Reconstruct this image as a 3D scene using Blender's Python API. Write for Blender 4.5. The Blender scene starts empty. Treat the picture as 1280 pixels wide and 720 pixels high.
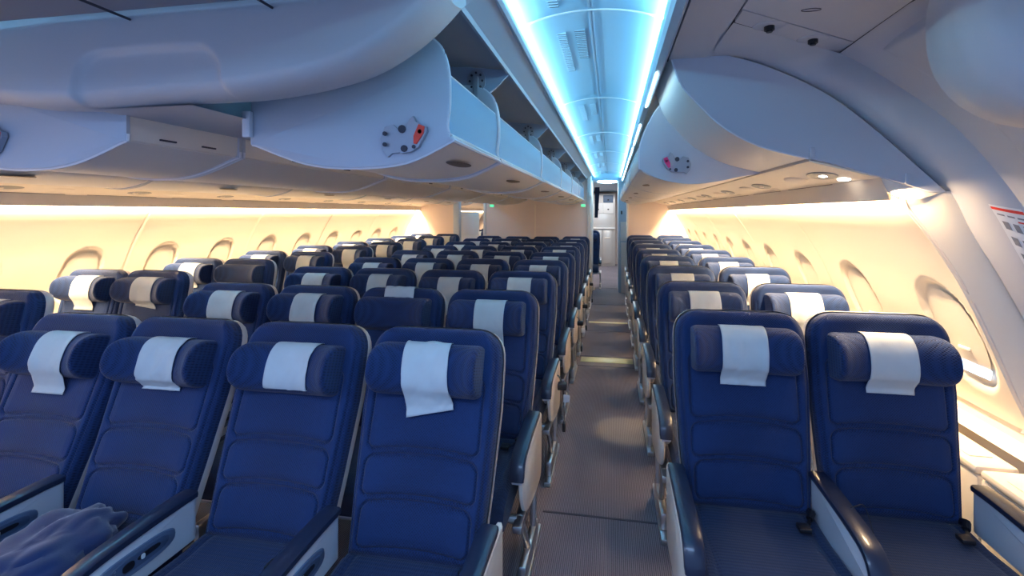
import bpy, bmesh, math, random
from mathutils import Vector, Matrix, noise
R = math.radians
random.seed(7)
S = bpy.context.scene
C = S.collection

# ------------------------------------------------------------------ helpers
def link(o, parent=None):
    C.objects.link(o)
    if parent: o.parent = parent
    return o
def tag(o, label=None, cat=None, group=None, kind=None):
    if label: o['label'] = label
    if cat: o['category'] = cat
    if group: o['group'] = group
    if kind: o['kind'] = kind
    return o
def empty(name, loc=(0, 0, 0), rz=0):
    o = bpy.data.objects.new(name, None); o.empty_display_size = .05
    o.location = loc; o.rotation_euler = (0, 0, rz); C.objects.link(o); return o
def copy_tree(o, parent=None):
    c = o.copy(); C.objects.link(c); c.parent = parent
    for ch in list(o.children): copy_tree(ch, c)
    return c
def clean(bm, d=1e-5):
    bmesh.ops.remove_doubles(bm, verts=bm.verts, dist=d)
    bmesh.ops.recalc_face_normals(bm, faces=bm.faces)
def build(name, bm, mat, parent=None, smooth=True, angle=40, flip=False, norm=True):
    if norm: bmesh.ops.recalc_face_normals(bm, faces=bm.faces)
    if flip: bmesh.ops.reverse_faces(bm, faces=bm.faces)
    me = bpy.data.meshes.new(name); bm.to_mesh(me); bm.free()
    mats = mat if isinstance(mat, (list, tuple)) else [mat]
    for m in mats: me.materials.append(m)
    if smooth:
        me.polygons.foreach_set('use_smooth', [True]*len(me.polygons))
        try: me.set_sharp_from_angle(angle=R(angle))
        except Exception: pass
    o = bpy.data.objects.new(name, me)
    return link(o, parent)
def struct(name, bm, mat, parent=None, **k):
    o = build(name, bm, mat, parent, **k)
    if parent is None: o['kind'] = 'structure'
    return o
def box(bm, x0, x1, y0, y1, z0, z1, bev=0, seg=2, M=None, mi=0):
    r = bmesh.ops.create_cube(bm, size=1)
    vs = r['verts']
    for v in vs:
        v.co = Vector(((x0+x1)/2+v.co.x*(x1-x0), (y0+y1)/2+v.co.y*(y1-y0), (z0+z1)/2+v.co.z*(z1-z0)))
    fs = set(f for v in vs for f in v.link_faces)
    for f in fs: f.material_index = mi
    if bev:
        es = list(set(e for v in vs for e in v.link_edges))
        rr = bmesh.ops.bevel(bm, geom=es, offset=bev, segments=seg, profile=.5, affect='EDGES')
        vs = list(set(v for f in rr['faces'] for v in f.verts) | set(v for v in vs if v.is_valid))
        vs = [v for v in vs if v.is_valid]
        if mi:
            for v in vs:
                for f in v.link_faces: f.material_index = mi
    if M is not None:
        allv = set(vs)
        for v in list(allv):
            for f in v.link_faces: allv.update(f.verts)
        for v in allv: v.co = M @ v.co
    return vs
def grid(bm, P, mi=0, wrapu=False, wrapv=False):
    V = [[bm.verts.new(p) for p in row] for row in P]
    n, m = len(V), len(V[0])
    for i in range(n if wrapu else n-1):
        for j in range(m if wrapv else m-1):
            a, b, c, d = V[i][j], V[(i+1) % n][j], V[(i+1) % n][(j+1) % m], V[i][(j+1) % m]
            q = []
            for v in (a, b, c, d):
                if v not in q: q.append(v)
            try:
                f = bm.faces.new(q); f.material_index = mi
            except ValueError: pass
    return V
def cap(bm, ring, mi=0):
    try:
        f = bm.faces.new(ring); f.material_index = mi; return f
    except ValueError: return None
def loft(bm, rings, caps=True, mi=0):
    V = grid(bm, rings, mi, wrapv=True)
    if caps: cap(bm, V[0], mi); cap(bm, V[-1], mi)
    return V
def tube(bm, pts, r, n=8, mi=0, caps=True):
    pts = [Vector(p) for p in pts]; rings = []
    for i, p in enumerate(pts):
        t = (pts[min(i+1, len(pts)-1)]-pts[max(i-1, 0)]).normalized()
        up = Vector((0, 0, 1)) if abs(t.z) < .9 else Vector((0, 1, 0))
        a = t.cross(up).normalized(); b = t.cross(a)
        rr = r[i] if isinstance(r, (list, tuple)) else r
        rings.append([p+(a*math.cos(k*2*math.pi/n)+b*math.sin(k*2*math.pi/n))*rr for k in range(n)])
    return loft(bm, rings, caps, mi)
def smoothpoly(pts, n=6):
    """Catmull-Rom through points"""
    pts = [tuple(p) for p in pts]; out = []
    for i in range(len(pts)-1):
        p0 = pts[max(i-1, 0)]; p1 = pts[i]; p2 = pts[i+1]; p3 = pts[min(i+2, len(pts)-1)]
        for k in range(n):
            t = k/n
            out.append(tuple(.5*((2*b)+(-a+c)*t+(2*a-5*b+4*c-d)*t*t+(-a+3*b-3*c+d)*t**3) for a, b, c, d in zip(p0, p1, p2, p3)))
    out.append(pts[-1]); return out
def interp(x, tab):
    if x <= tab[0][0]: return tab[0][1]
    for (a, b), (c, d) in zip(tab, tab[1:]):
        if x <= c: return b+(d-b)*(x-a)/(c-a)
    return tab[-1][1]
def sheet(bm, prof, y0, y1, th=.0, mi=0, nseg=1):
    """extrude an (x,z) polyline along y; th>0 gives it thickness (offset along the normal)"""
    prof = [Vector((p[0], p[1])) for p in prof]
    nm = []
    for i in range(len(prof)):
        t = (prof[min(i+1, len(prof)-1)]-prof[max(i-1, 0)]).normalized(); nm.append(Vector((-t.y, t.x)))
    ys = [y0+(y1-y0)*k/nseg for k in range(nseg+1)]
    if th == 0:
        return grid(bm, [[(p.x, y, p.y) for p in prof] for y in ys], mi)
    loop = list(prof)+[p+n*th for p, n in reversed(list(zip(prof, nm)))]
    return loft(bm, [[(p.x, y, p.y) for p in loop] for y in ys], True, mi)
def plate(bm, poly, y0, y1, mi=0):
    """solid plate from a closed (x,z) polygon between two y"""
    return loft(bm, [[(x, y, z) for x, z in poly] for y in (y0, y1)], True, mi)
def disc(bm, c, rx, ry, n=24, h=.003, ax='z', mi=0, dome=0):
    rings = []
    K = 5 if dome else 1
    prof = [(1, 0), (1, h)] + ([(math.cos(k*math.pi/2/K), h+dome*math.sin(k*math.pi/2/K)) for k in range(1, K)] if dome else [])
    for s, z in prof:
        rg = []
        for k in range(n):
            a = 2*math.pi*k/n; p = (rx*s*math.cos(a), ry*s*math.sin(a), z)
            if ax == 'z': q = p
            elif ax == 'y': q = (p[0], -p[2], p[1])
            elif ax == 'x': q = (p[2], p[0], p[1])
            elif ax == '-z': q = (p[0], p[1], -p[2])
            elif ax == '-x': q = (-p[2], p[0], p[1])
            rg.append((c[0]+q[0], c[1]+q[1], c[2]+q[2]))
        rings.append(rg)
    return loft(bm, rings, True, mi)

# ------------------------------------------------------------------ materials
def mat(name, col, rough=.5, metal=0, spec=.5, bump=0, bscale=200, var=0, vscale=3, emit=None, es=0, sheen=0, coat=0):
    m = bpy.data.materials.new(name); m.use_nodes = True
    nt = m.node_tree; b = nt.nodes['Principled BSDF']
    b.inputs['Base Color'].default_value = (*col, 1); b.inputs['Roughness'].default_value = rough
    b.inputs['Metallic'].default_value = metal; b.inputs['Specular IOR Level'].default_value = spec
    if sheen: b.inputs['Sheen Weight'].default_value = sheen
    if coat: b.inputs['Coat Weight'].default_value = coat
    if emit: b.inputs['Emission Color'].default_value = (*emit, 1); b.inputs['Emission Strength'].default_value = es
    tc = nt.nodes.new('ShaderNodeTexCoord')
    if bump:
        n = nt.nodes.new('ShaderNodeTexNoise'); n.inputs['Scale'].default_value = bscale; n.inputs['Detail'].default_value = 2
        bp = nt.nodes.new('ShaderNodeBump'); bp.inputs['Strength'].default_value = bump; bp.inputs['Distance'].default_value = .001
        nt.links.new(tc.outputs['Object'], n.inputs['Vector']); nt.links.new(n.outputs['Fac'], bp.inputs['Height'])
        nt.links.new(bp.outputs['Normal'], b.inputs['Normal'])
    if var:
        n = nt.nodes.new('ShaderNodeTexNoise'); n.inputs['Scale'].default_value = vscale; n.inputs['Detail'].default_value = 4
        r = nt.nodes.new('ShaderNodeMapRange'); r.inputs['To Min'].default_value = 1-var; r.inputs['To Max'].default_value = 1+var
        mx = nt.nodes.new('ShaderNodeMix'); mx.data_type = 'RGBA'; mx.blend_type = 'MULTIPLY'; mx.inputs[0].default_value = 1
        mx.inputs[6].default_value = (*col, 1)
        nt.links.new(tc.outputs['Object'], n.inputs['Vector']); nt.links.new(n.outputs['Fac'], r.inputs['Value'])
        nt.links.new(r.outputs[0], mx.inputs[7]); nt.links.new(mx.outputs[2], b.inputs['Base Color'])
    return m
def fabric(name, c1, c2, scale=150, bump=.8, rough=.85):
    """knitted mesh cloth: small dimples, two tones"""
    m = mat(name, c1, rough, spec=.25, sheen=.15)
    nt = m.node_tree; b = nt.nodes['Principled BSDF']
    tc = nt.nodes.new('ShaderNodeTexCoord')
    mp = nt.nodes.new('ShaderNodeMapping'); mp.inputs['Rotation'].default_value = (0, R(45), 0); mp.inputs['Scale'].default_value = (1, .35, 1)
    vo = nt.nodes.new('ShaderNodeTexVoronoi'); vo.inputs['Scale'].default_value = scale; vo.inputs['Randomness'].default_value = .12
    rp = nt.nodes.new('ShaderNodeMapRange'); rp.inputs['From Min'].default_value = .1; rp.inputs['From Max'].default_value = .55
    mx = nt.nodes.new('ShaderNodeMix'); mx.data_type = 'RGBA'; mx.inputs[6].default_value = (*c2, 1); mx.inputs[7].default_value = (*c1, 1)
    n2 = nt.nodes.new('ShaderNodeTexNoise'); n2.inputs['Scale'].default_value = 6; n2.inputs['Detail'].default_value = 4
    r2 = nt.nodes.new('ShaderNodeMapRange'); r2.inputs['To Min'].default_value = .8; r2.inputs['To Max'].default_value = 1.2
    m2 = nt.nodes.new('ShaderNodeMix'); m2.data_type = 'RGBA'; m2.blend_type = 'MULTIPLY'; m2.inputs[0].default_value = 1
    bp = nt.nodes.new('ShaderNodeBump'); bp.inputs['Strength'].default_value = bump; bp.inputs['Distance'].default_value = .0015
    L = nt.links.new
    L(tc.outputs['Object'], mp.inputs['Vector']); L(mp.outputs[0], vo.inputs['Vector']); L(vo.outputs['Distance'], rp.inputs['Value'])
    L(rp.outputs[0], mx.inputs[0]); L(tc.outputs['Object'], n2.inputs['Vector']); L(n2.outputs['Fac'], r2.inputs['Value'])
    L(mx.outputs[2], m2.inputs[6]); L(r2.outputs[0], m2.inputs[7]); L(m2.outputs[2], b.inputs['Base Color'])
    L(rp.outputs[0], bp.inputs['Height']); L(bp.outputs['Normal'], b.inputs['Normal'])
    return m
def carpet():
    m = mat('aisle carpet', (.1, .09, .1), .95, spec=.15)
    nt = m.node_tree; b = nt.nodes['Principled BSDF']; L = nt.links.new
    tc = nt.nodes.new('ShaderNodeTexCoord')
    w = nt.nodes.new('ShaderNodeTexWave'); w.bands_direction = 'X'; w.inputs['Scale'].default_value = 36; w.inputs['Distortion'].default_value = .2
    w.inputs['Detail'].default_value = 2; w.inputs['Detail Scale'].default_value = 8
    n = nt.nodes.new('ShaderNodeTexNoise'); n.inputs['Scale'].default_value = 140; n.inputs['Detail'].default_value = 3
    n2 = nt.nodes.new('ShaderNodeTexNoise'); n2.inputs['Scale'].default_value = 2.2; n2.inputs['Detail'].default_value = 5
    a = nt.nodes.new('ShaderNodeMath'); a.operation = 'MULTIPLY_ADD'; a.inputs[1].default_value = .6
    cr = nt.nodes.new('ShaderNodeValToRGB'); cr.color_ramp.elements[0].position = .35; cr.color_ramp.elements[1].position = 1.2
    cr.color_ramp.elements[0].color = (.10, .088, .105, 1); cr.color_ramp.elements[1].color = (.25, .22, .245, 1)
    m2 = nt.nodes.new('ShaderNodeMix'); m2.data_type = 'RGBA'; m2.blend_type = 'MULTIPLY'; m2.inputs[0].default_value = 1
    r2 = nt.nodes.new('ShaderNodeMapRange'); r2.inputs['To Min'].default_value = .75; r2.inputs['To Max'].default_value = 1.25
    bp = nt.nodes.new('ShaderNodeBump'); bp.inputs['Strength'].default_value = .5; bp.inputs['Distance'].default_value = .003
    for t in (w, n, n2): L(tc.outputs['Object'], t.inputs['Vector'])
    L(n.outputs['Fac'], a.inputs[0]); L(w.outputs['Fac'], a.inputs[2]); L(a.outputs[0], cr.inputs[0])
    L(n2.outputs['Fac'], r2.inputs['Value']); L(cr.outputs[0], m2.inputs[6]); L(r2.outputs[0], m2.inputs[7]); L(m2.outputs[2], b.inputs['Base Color'])
    L(a.outputs[0], bp.inputs['Height']); L(bp.outputs['Normal'], b.inputs['Normal'])
    return m
M = dict(
    fab=fabric('navy knit', (.012, .036, .122), (.0028, .009, .038)),
    seatfab=fabric('navy seat base knit', (.018, .035, .09), (.006, .014, .045), 200),
    pipe=mat('navy piping', (.01, .03, .12), .7),
    shell=mat('pale seat shell', (.62, .6, .62), .45),
    cloth=mat('white paper cloth', (.58, .62, .62), .95, spec=.1, bump=.25, bscale=500, var=.05, vscale=20),
    armpad=mat('dark arm pad', (.014, .022, .05), .33, coat=.3),
    armside=mat('pale arm side', (.55, .58, .62), .4),
    ctrl=mat('control panel blue grey', (.12, .18, .28), .35),
    ctrl2=mat('control inset', (.07, .11, .19), .35),
    black=mat('black plastic', (.012, .012, .016), .4),
    cream=mat('cream seat side', (.82, .74, .64), .45),
    metal=mat('brushed metal', (.6, .6, .6), .35, metal=1),
    wall=mat('cream wall panel', (.8, .74, .64), .5, bump=.08, bscale=400),
    shade=mat('window shade', (.82, .77, .68), .55),
    bin=mat('bin plastic', (.82, .78, .74), .42, bump=.12, bscale=700),
    binend=mat('bin end plastic', (.5, .54, .62), .5, bump=.15, bscale=700, var=.03, vscale=1.5),
    lining=mat('lining plastic', (.55, .56, .6), .55, bump=.12, bscale=700, var=.03, vscale=1.2),
    dark=mat('dark joint', (.05, .05, .07), .7),
    front=mat('bin front light tint', (.17, .31, .48), .4, bump=.1, bscale=700),  # off-white plastic; blue of the aisle light put into the colour
    rim=mat('bin rim', (.72, .74, .8), .4),
    cavity=mat('bin inside', (.34, .42, .54), .6),
    ceil=mat('ceiling panel', (.30, .46, .62), .4),  # white panel; blue of the cove light put into the colour
    rail=mat('rail plastic', (.40, .50, .62), .4),
    brown=mat('recess shade and trim brown', (.2, .15, .12), .5),  # bin scoops: recess shade put into the colour; lid handles are brown
    grey=mat('grey plate', (.28, .28, .28), .4),
    latch=mat('latch grey', (.36, .39, .45), .35, metal=.3),
    red=mat('red marker', (.85, .06, .03), .4),
    pink=mat('magenta marker', (.85, .05, .22), .4),
    bulk=mat('bulkhead laminate', (.76, .66, .62), .55, var=.02),
    white=mat('white laminate', (.75, .75, .73), .4),
    galley=mat('galley metal', (.62, .6, .57), .3, metal=.4),
    curtain=mat('dark blue curtain', (.02, .035, .09), .9),
    paper=mat('white paper', (.8, .8, .8), .8),
    blanket=mat('blue blanket', (.005, .020, .085), .95, sheen=.4, bump=.4, bscale=300),
    strip_c=mat('aisle lamp', (.8, .9, 1), .4, emit=(.62, .93, 1), es=9),
    strip_w=mat('warm lamp', (1, .9, .7), .4, emit=(1, .78, .45), es=10),
    lampw=mat('reading lamp', (1, 1, 1), .4, emit=(1, .93, .8), es=9),
    orange=mat('orange sign light', (1, .4, .1), .4, emit=(1, .35, .05), es=5),
    green=mat('green exit face', (.02, .5, .2), .4, emit=(.08, .8, .35), es=1.2),
    glass=mat('window glass', (.5, .7, .95), .1, emit=(.45, .7, 1), es=1.6),
    wiring=mat('thin black cable', (.02, .02, .02), .5),
    ctext=mat('print grey', (.25, .25, .27), .6),
    tagw=mat('belt tag white', (.75, .75, .75), .6),
    bag=mat('clear bag', (.6, .52, .45), .3),
)

# ------------------------------------------------------------------ seat
L_BACK = .72; PZ = .48
def halfw(s):
    W = interp(s, [(0, .220), (.2, .234), (.45, .247), (.6, .245), (.72, .240)])
    r = .105
    if s > L_BACK-r:
        d = (s-(L_BACK-r))/r
        W = W-r+r*max(0, 1-min(1, d)**2.4)**(1/2.4)
    return W
def rrect(x, s, hw, s0, s1, r=.03):
    cx, cs = 0, (s0+s1)/2; qx = abs(x)-hw+r; qs = abs(s-cs)-(s1-s0)/2+r
    return math.hypot(max(qx, 0), max(qs, 0))+min(max(qx, qs), 0)-r
def groove(x, s):
    g = 0
    for hw, s0, s1 in ((.196, .312, .555), (.196, .172, .292), (.188, .022, .155)):
        bow = .012*(1-(x/.18)**2)
        d = abs(rrect(x, s-bow, hw, s0, s1)); g += .008*math.exp(-(d/.0042)**2)
        d = rrect(x, s-bow, hw, s0, s1)
        if d < 0: g -= .004*min(1, -d/.03)
    return g
def s_samples():
    a = [i*.613/180 for i in range(180)]
    b = [L_BACK-.105+.105*math.sin(k*math.pi/2/22) for k in range(23)]
    return [x for x in a if x < b[0]-.002]+b
def make_back():
    bm = bmesh.new(); rows = []; NU = 140; Rr = .032
    ss = s_samples()
    for s in ss:
        w = halfw(s); row = []
        row.append((-w, .058, s)); row.append((-w, Rr, s))
        for k in range(NU+1):
            u = math.sin((k/NU-.5)*math.pi)*.35+(k/NU-.5)*2*.65
            x = u*w; e = min(w-abs(x), L_BACK-s, s+.004)
            y = 0 if e >= Rr else Rr-math.sqrt(max(0, Rr*Rr-(Rr-e)**2))
            y += -.012*(abs(u)**3)*min(1, e/Rr)+groove(x, s)*min(1, e/.02)
            y += .005*math.exp(-((w-abs(x)-.017)/.004)**2)*(1 if s < .62 else 0)
            row.append((x, y, s))
        row.append((w, Rr, s)); row.append((w, .058, s)); rows.append(row)
    top = [(p[0], .058, ss[-1]) for p in rows[-1]]; bot = [(p[0], .058, 0) for p in rows[0]]
    rows = [bot]+rows+[top]
    V = grid(bm, rows)
    # close back
    back = [[(p[0], .0585, p[2]) for p in (rows[i][0], rows[i][-1])] for i in range(1, len(rows)-1)]
    grid(bm, back); clean(bm, 8e-4)
    return bm
def make_shell():
    bm = bmesh.new(); rows = []; ss = s_samples()[::3]+[L_BACK]
    for s in ss:
        w = halfw(s)+.005; z = s*1.004+.002 if s > .1 else s-.01; row = []
        for x, y in ((-w, .045), (-w, .072), (-w*.93, .094), (-w*.6, .104), (0, .108), (w*.6, .104), (w*.93, .094), (w, .072), (w, .045)):
            yy = y if s < L_BACK-.02 else min(y, .085); row.append((x, yy, z))
        rows.append(row)
    rows.append([(p[0], .045, p[2]) for p in rows[-1]])
    rows.insert(0, [(p[0], .045, p[2]) for p in rows[0]])
    grid(bm, rows); clean(bm, 5e-4)
    # lip that shows beside the fabric: literature pocket ridge and monitor housing on the rear
    box(bm, -.13, .13, .095, .118, .44, .61, .008)
    box(bm, -.19, .19, .095, .122, .06, .10, .008)
    return bm
HW_H, HS, HH = .190, .580, .088
def hdepth(x): return .062+.078*(abs(x)/HW_H)**2.6
def hprof(x, phi, off=0, sx=1):
    """D profile: phi=90 top, 0 front, -90 bottom"""
    d = hdepth(x)*sx; c = math.cos(phi); sn = math.sin(phi)
    y = .004-(d)*(abs(c)**.75)-off*c
    z = HS+(HH*sx+off)*math.copysign(abs(sn)**.85, sn)
    return y, z
def make_headrest():
    bm = bmesh.new(); rings = []
    xs = [-HW_H+.0, -HW_H+.002, -HW_H+.006]+[-HW_H+.012+i*(2*HW_H-.024)/46 for i in range(47)]+[HW_H-.006, HW_H-.002, HW_H]
    for i, x in enumerate(xs):
        e = HW_H-abs(x); sx = 1 if e > .026 else .80+.20*math.sqrt(max(0, 1-((.026-e)/.026)**2))
        rg = []
        for k in range(25):
            ph = R(92-184*k/24); y, z = hprof(x, ph, 0, sx)
            rg.append((x*(1 if e > 0 else 1), y-.004*math.exp(-((abs(x)-.1)/.02)**2)*0, z))
        for k in range(1, 6):
            t = k/6; rg.append((x, .012, HS+HH*sx*(-1+2*t)))
        rings.append(rg)
    loft(bm, rings)
    # piping round both ends
    for sg in (-1, 1):
        pts = []
        for k in range(21):
            y, z = hprof(sg*HW_H, R(88-176*k/20), 0, .83); pts.append((sg*(HW_H-.004), y, z))
        tube(bm, pts, .0026, 6, mi=1)
    return bm
def make_cloth(w=.165, cx=0, hang=.035, tilt=0, seed=0, fold=0, bottom=0, wr=.0025, top=0, bare=False, narrow=0):
    """cloth draped over the headrest; tilt shears sideways going down"""
    bm = bmesh.new(); rows = []; NX = 26
    path = []
    for k in range(6): path.append(('b', k/5))
    for k in range(22): path.append(('h', 90-(90+48)*k/21))
    nh = 10
    for k in range(1, nh+1): path.append(('d', k/nh))
    y1, z1 = hprof(0, R(-48), .003)
    N = len(path)
    for i, (t, a) in enumerate(path):
        row = []; fr = i/(N-1)
        for j in range(NX+1):
            u = (j/NX-.5)
            x = cx+u*w*(1-narrow*fr)+tilt*(fr-.15)
            xc = max(-HW_H+.004, min(HW_H-.004, x))
            if t == 'b': y = .012+.003; z = HS+HH-.03+(.033)*a; y = .016-.006*a
            elif t == 'h': y, z = hprof(xc, R(a), .0035)
            else:
                ya, za = hprof(xc, R(-48), .0035)
                y = ya+(-.012-ya)*min(1, a*1.5)**.8; z = za-(hang+.02+bottom*u)*a-.0
            n = noise.noise(Vector((x*22+seed*7.1, fr*5, seed*3.3)))+.6*noise.noise(Vector((x*45+fr*9, fr*3, seed*1.7)))
            amp = wr*(.4+1.2*fr)
            y -= abs(n)*amp*1.6; z += n*amp*.4*(1 if t == 'h' else .2)
            if fold and t == 'h' and a > 60: y -= fold*.02*max(0, math.sin((u+.5)*7+a*.05)); z += fold*.012*max(0, math.sin((u+.1)*9))
            row.append((x, y, z))
        rows.append(row)
    grid(bm, rows)
    return bm
def make_cushion():
    bm = bmesh.new(); rows = []; prof = [(.03, -.11), (.03, -.02), (.0, .005), (-.1, .0), (-.22, .008), (-.34, .014), (-.42, .006), (-.465, -.02), (-.48, -.06), (-.475, -.10), (-.44, -.125), (-.2, -.115)]
    prof = smoothpoly(prof, 4)
    for k in range(31):
        u = -1+2*k/30; x = .226*u; e = .226-abs(x); rr = .025
        d = 0 if e > rr else rr-math.sqrt(max(0, rr*rr-(rr-e)**2))
        rg = []
        for y, z in prof:
            zc = -.06; yc = -.22
            f = 1-d/.10
            rg.append((x, yc+(y-yc)*(1-d*.12), zc+(z-zc)*f-(.006*math.exp(-((abs(u)-.8)/.03)**2) if z > -.05 else 0)+PZ))
        rows.append(rg)
    loft(bm, rows)
    return bm
def arm_path(ln=.40):
    return [(.0, .620), (-.06, .623), (-.2, .620), (-.31, .612), (-.365, .598), (-.395, .568), (-.405, .53)]
def make_armpad(w=.031):
    bm = bmesh.new(); pp = smoothpoly(arm_path(), 4); rings = []
    for i, (y, z) in enumerate(pp):
        j = min(i+1, len(pp)-1); k = max(i-1, 0)
        ty, tz = pp[j][0]-pp[k][0], pp[j][1]-pp[k][1]; l = math.hypot(ty, tz); ny, nz = tz/l*1, -ty/l
        t = .013; ww = w*(1 if 1 < i < len(pp)-2 else .94)
        sec = []
        for a in range(12):
            an = 2*math.pi*a/12; cx_ = ww*math.copysign(abs(math.cos(an))**.45, math.cos(an)); cz_ = t*math.copysign(abs(math.sin(an))**.6, math.sin(an))
            sec.append((cx_, y+ny*cz_, z+nz*cz_))
        rings.append(sec)
    loft(bm, rings); return bm
def make_armside(w=.022, deep=.0):
    bm = bmesh.new()
    pp = smoothpoly(arm_path(), 4)
    low = [(y, (.47-deep) if y > -.33 else .47-deep+(-.33-y)*.9) for y, z in pp]
    rings = []
    for sx, ins in ((-1, .004), (-1, 0), (1, 0), (1, .004)):
        pass
    loop = [(y, z-.012) for y, z in pp]+[(y, min(z, .52)) for y, z in reversed(low)]
    c = (-.2, .54)
    for x, sc in ((-w, .97), (-w*.85, 1), (w*.85, 1), (w, .97)):
        rings.append([(x, c[0]+(y-c[0])*sc, c[1]+(z-c[1])*sc) for y, z in loop])
    loft(bm, rings); return bm
def make_ctrl(side):
    """oval control panel on the side of an armrest"""
    bm = bmesh.new(); x = side*.0215; ax = 'x' if side > 0 else '-x'
    n = 28
    def oval(cy, cz, a, b, h, mi, off=0):
        rg0, rg1 = [], []
        for k in range(n):
            t = 2*math.pi*k/n; y = a*math.copysign(abs(math.cos(t))**.7, math.cos(t)); z = b*math.copysign(abs(math.sin(t))**.7, math.sin(t))
            z += y*-.02
            rg0.append((x+side*off, cy+y, cz+z)); rg1.append((x+side*(off+h), cy+y*.96, cz+z*.93))
        loft(bm, [rg0, rg1], True, mi)
    oval(-.2, .545, .125, .036, .004, 0)
    oval(-.19, .546, .09, .022, .002, 1, .004)
    oval(-.225, .545, .017, .013, .003, 2, .005)
    oval(-.165, .548, .035, .008, .003, 2, .005)
    oval(-.185, .548, .006, .008, .002, 3, .008)
    for k in range(3): oval(-.262, .535+k*.011, .003, .003, .002, 3, .004)
    return bm
def make_endpanel(side):
    """tall aisle-side end panel below the armrest"""
    bm = bmesh.new()
    pts = smoothpoly([(.06, .60), (-.10, .60), (-.30, .575), (-.385, .54), (-.40, .50), (-.385, .44), (-.33, .37), (-.2, .33), (-.05, .31), (.04, .32), (.06, .45)], 3)
    c = (-.17, .46)
    rings = []
    for x, sc in ((0, .96), (side*.006, 1), (side*.018, 1), (side*.024, .96)):
        rings.append([(x, c[0]+(y-c[0])*sc, c[1]+(z-c[1])*sc) for y, z in pts])
    loft(bm, rings); return bm
def make_leg():
    bm = bmesh.new()
    tube(bm, [(0, 0, .345), (0, -.02, .2), (0, -.05, .03)], [.018, .015, .018], 8)
    tube(bm, [(0, -.34, .345), (0, -.22, .18), (0, -.12, .03)], [.016, .014, .016], 8)
    box(bm, -.02, .02, -.36, .10, 0, .03, .006)
    box(bm, -.02, .02, -.40, .03, .32, .35, .006)
    box(bm, -.018, .018, -.30, .02, .03, .115, .012)
    return bm
def make_beam():
    bm = bmesh.new()
    tube(bm, [(-.25, -.34, .34), (.25, -.34, .34)], .018, 10); tube(bm, [(-.25, -.05, .34), (.25, -.05, .34)], .018, 10)
    box(bm, -.21, .21, -.44, .02, .325, .345, .004)
    return bm
PROTO = {}
def child(o, name, bm, m, parent, **k): return build(name, bm, m, parent, **k)
CL = {}
def cloth_obj(key):
    if key in CL: return bpy.data.objects.new('headrest_cover', CL[key])
    kw = dict(a=dict(seed=1, hang=.03), b=dict(seed=2, hang=.045, tilt=.008, wr=.003), c=dict(seed=3, hang=.02, bottom=.02, wr=.003),
              d=dict(seed=4, hang=.055, wr=.002, narrow=.05), e=dict(seed=5, hang=.04, w=.15, tilt=-.01, wr=.0035),
              # hand-tuned clothes of the two front rows
              askew=dict(seed=6, hang=.05, tilt=.035, w=.165, bottom=-.035, fold=.35, wr=.004, cx=-.012),
              short=dict(seed=7, hang=-.02, w=.17, bottom=-.03, wr=.004, cx=.01),
              left1=dict(seed=8, hang=.06, w=.155, tilt=.0, wr=.0025, cx=.0),
              left2=dict(seed=9, hang=.012, w=.165, wr=.005, cx=.0, tilt=.01),
              long=dict(seed=10, hang=.085, w=.165, wr=.0015, narrow=.08, cx=.01),
              right1=dict(seed=11, hang=.04, w=.165, wr=.0045, tilt=-.004),
              right2=dict(seed=12, hang=.035, w=.155, wr=.002, narrow=-.03, tilt=.01, bottom=.0))[key]
    bm = make_cloth(**kw)
    o = build('headrest_cover', bm, M['cloth'], None); C.objects.unlink(o)
    md = o.modifiers.new('thick', 'SOLIDIFY'); md.thickness = .0016; md.offset = 1
    CL[key] = o.data; CLO[key] = o
    return o
CLO = {}
def get_cloth(key):
    if key not in CLO: cloth_obj(key); o = CLO[key]; return o
    return CLO[key].copy()
MESH = {}
def part(name, key, fn, m, parent, loc=None):
    if key not in MESH:
        o = build(name, fn(), m, None); C.objects.unlink(o); MESH[key] = o.data
        n = bpy.data.objects.new(name, MESH[key])
    n = bpy.data.objects.new(name, MESH[key]); C.objects.link(n); n.parent = parent
    if loc: n.location = loc
    return n
def cloth_flipped():
    """cloth thrown back over the top of the seat"""
    bm = bmesh.new(); rows = []
    for i in range(16):
        t = i/15
        if t < .35: y = -.012-.002; z = L_BACK-.052+.05*t/.35
        else:
            a = (t-.35)/.65; y = -.012+a*.13; z = L_BACK+.006+.008*math.sin(a*3.1)-.03*a*a
        rows.append([(-.085+.17*j/14, y+.002*noise.noise(Vector((j*.5, i*.3, 0))), z+.003*noise.noise(Vector((j*.4, i*.4, 5)))) for j in range(15)])
    grid(bm, rows); return bm
def make_belt():
    bm = bmesh.new(); rows = []
    pts = smoothpoly([(.0, -.10, .56), (.03, -.14, .555), (.055, -.19, .50), (.06, -.20, .40), (.062, -.20, .30)], 5)
    for i, p in enumerate(pts):
        w = .011; rows.append([(p[0]-.002, p[1]-w, p[2]), (p[0]-.002, p[1]+w, p[2]), (p[0]+.002, p[1]+w, p[2]), (p[0]+.002, p[1]-w, p[2])])
    loft(bm, rows); box(bm, .052, .070, -.222, -.178, .26, .31, .003); box(bm, .02, .075, -.20, -.15, .50, .54, .006)
    return bm
def make_buckle():
    bm = bmesh.new()
    rows = []
    for p in smoothpoly([(.195, -.02, .50), (.185, -.05, .503), (.17, -.08, .502), (.15, -.10, .50)], 5):
        rows.append([(p[0], p[1]-.012, p[2]), (p[0], p[1]+.012, p[2]), (p[0], p[1]+.012, p[2]+.003), (p[0], p[1]-.012, p[2]+.003)])
    loft(bm, rows)
    box(bm, .125, .165, -.125, -.088, .499, .515, .004); tube(bm, [(.205, .0, .50), (.20, -.03, .515), (.185, -.05, .505)], .012, 8)
    return bm
CLKEYS = 'abcde'
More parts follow.
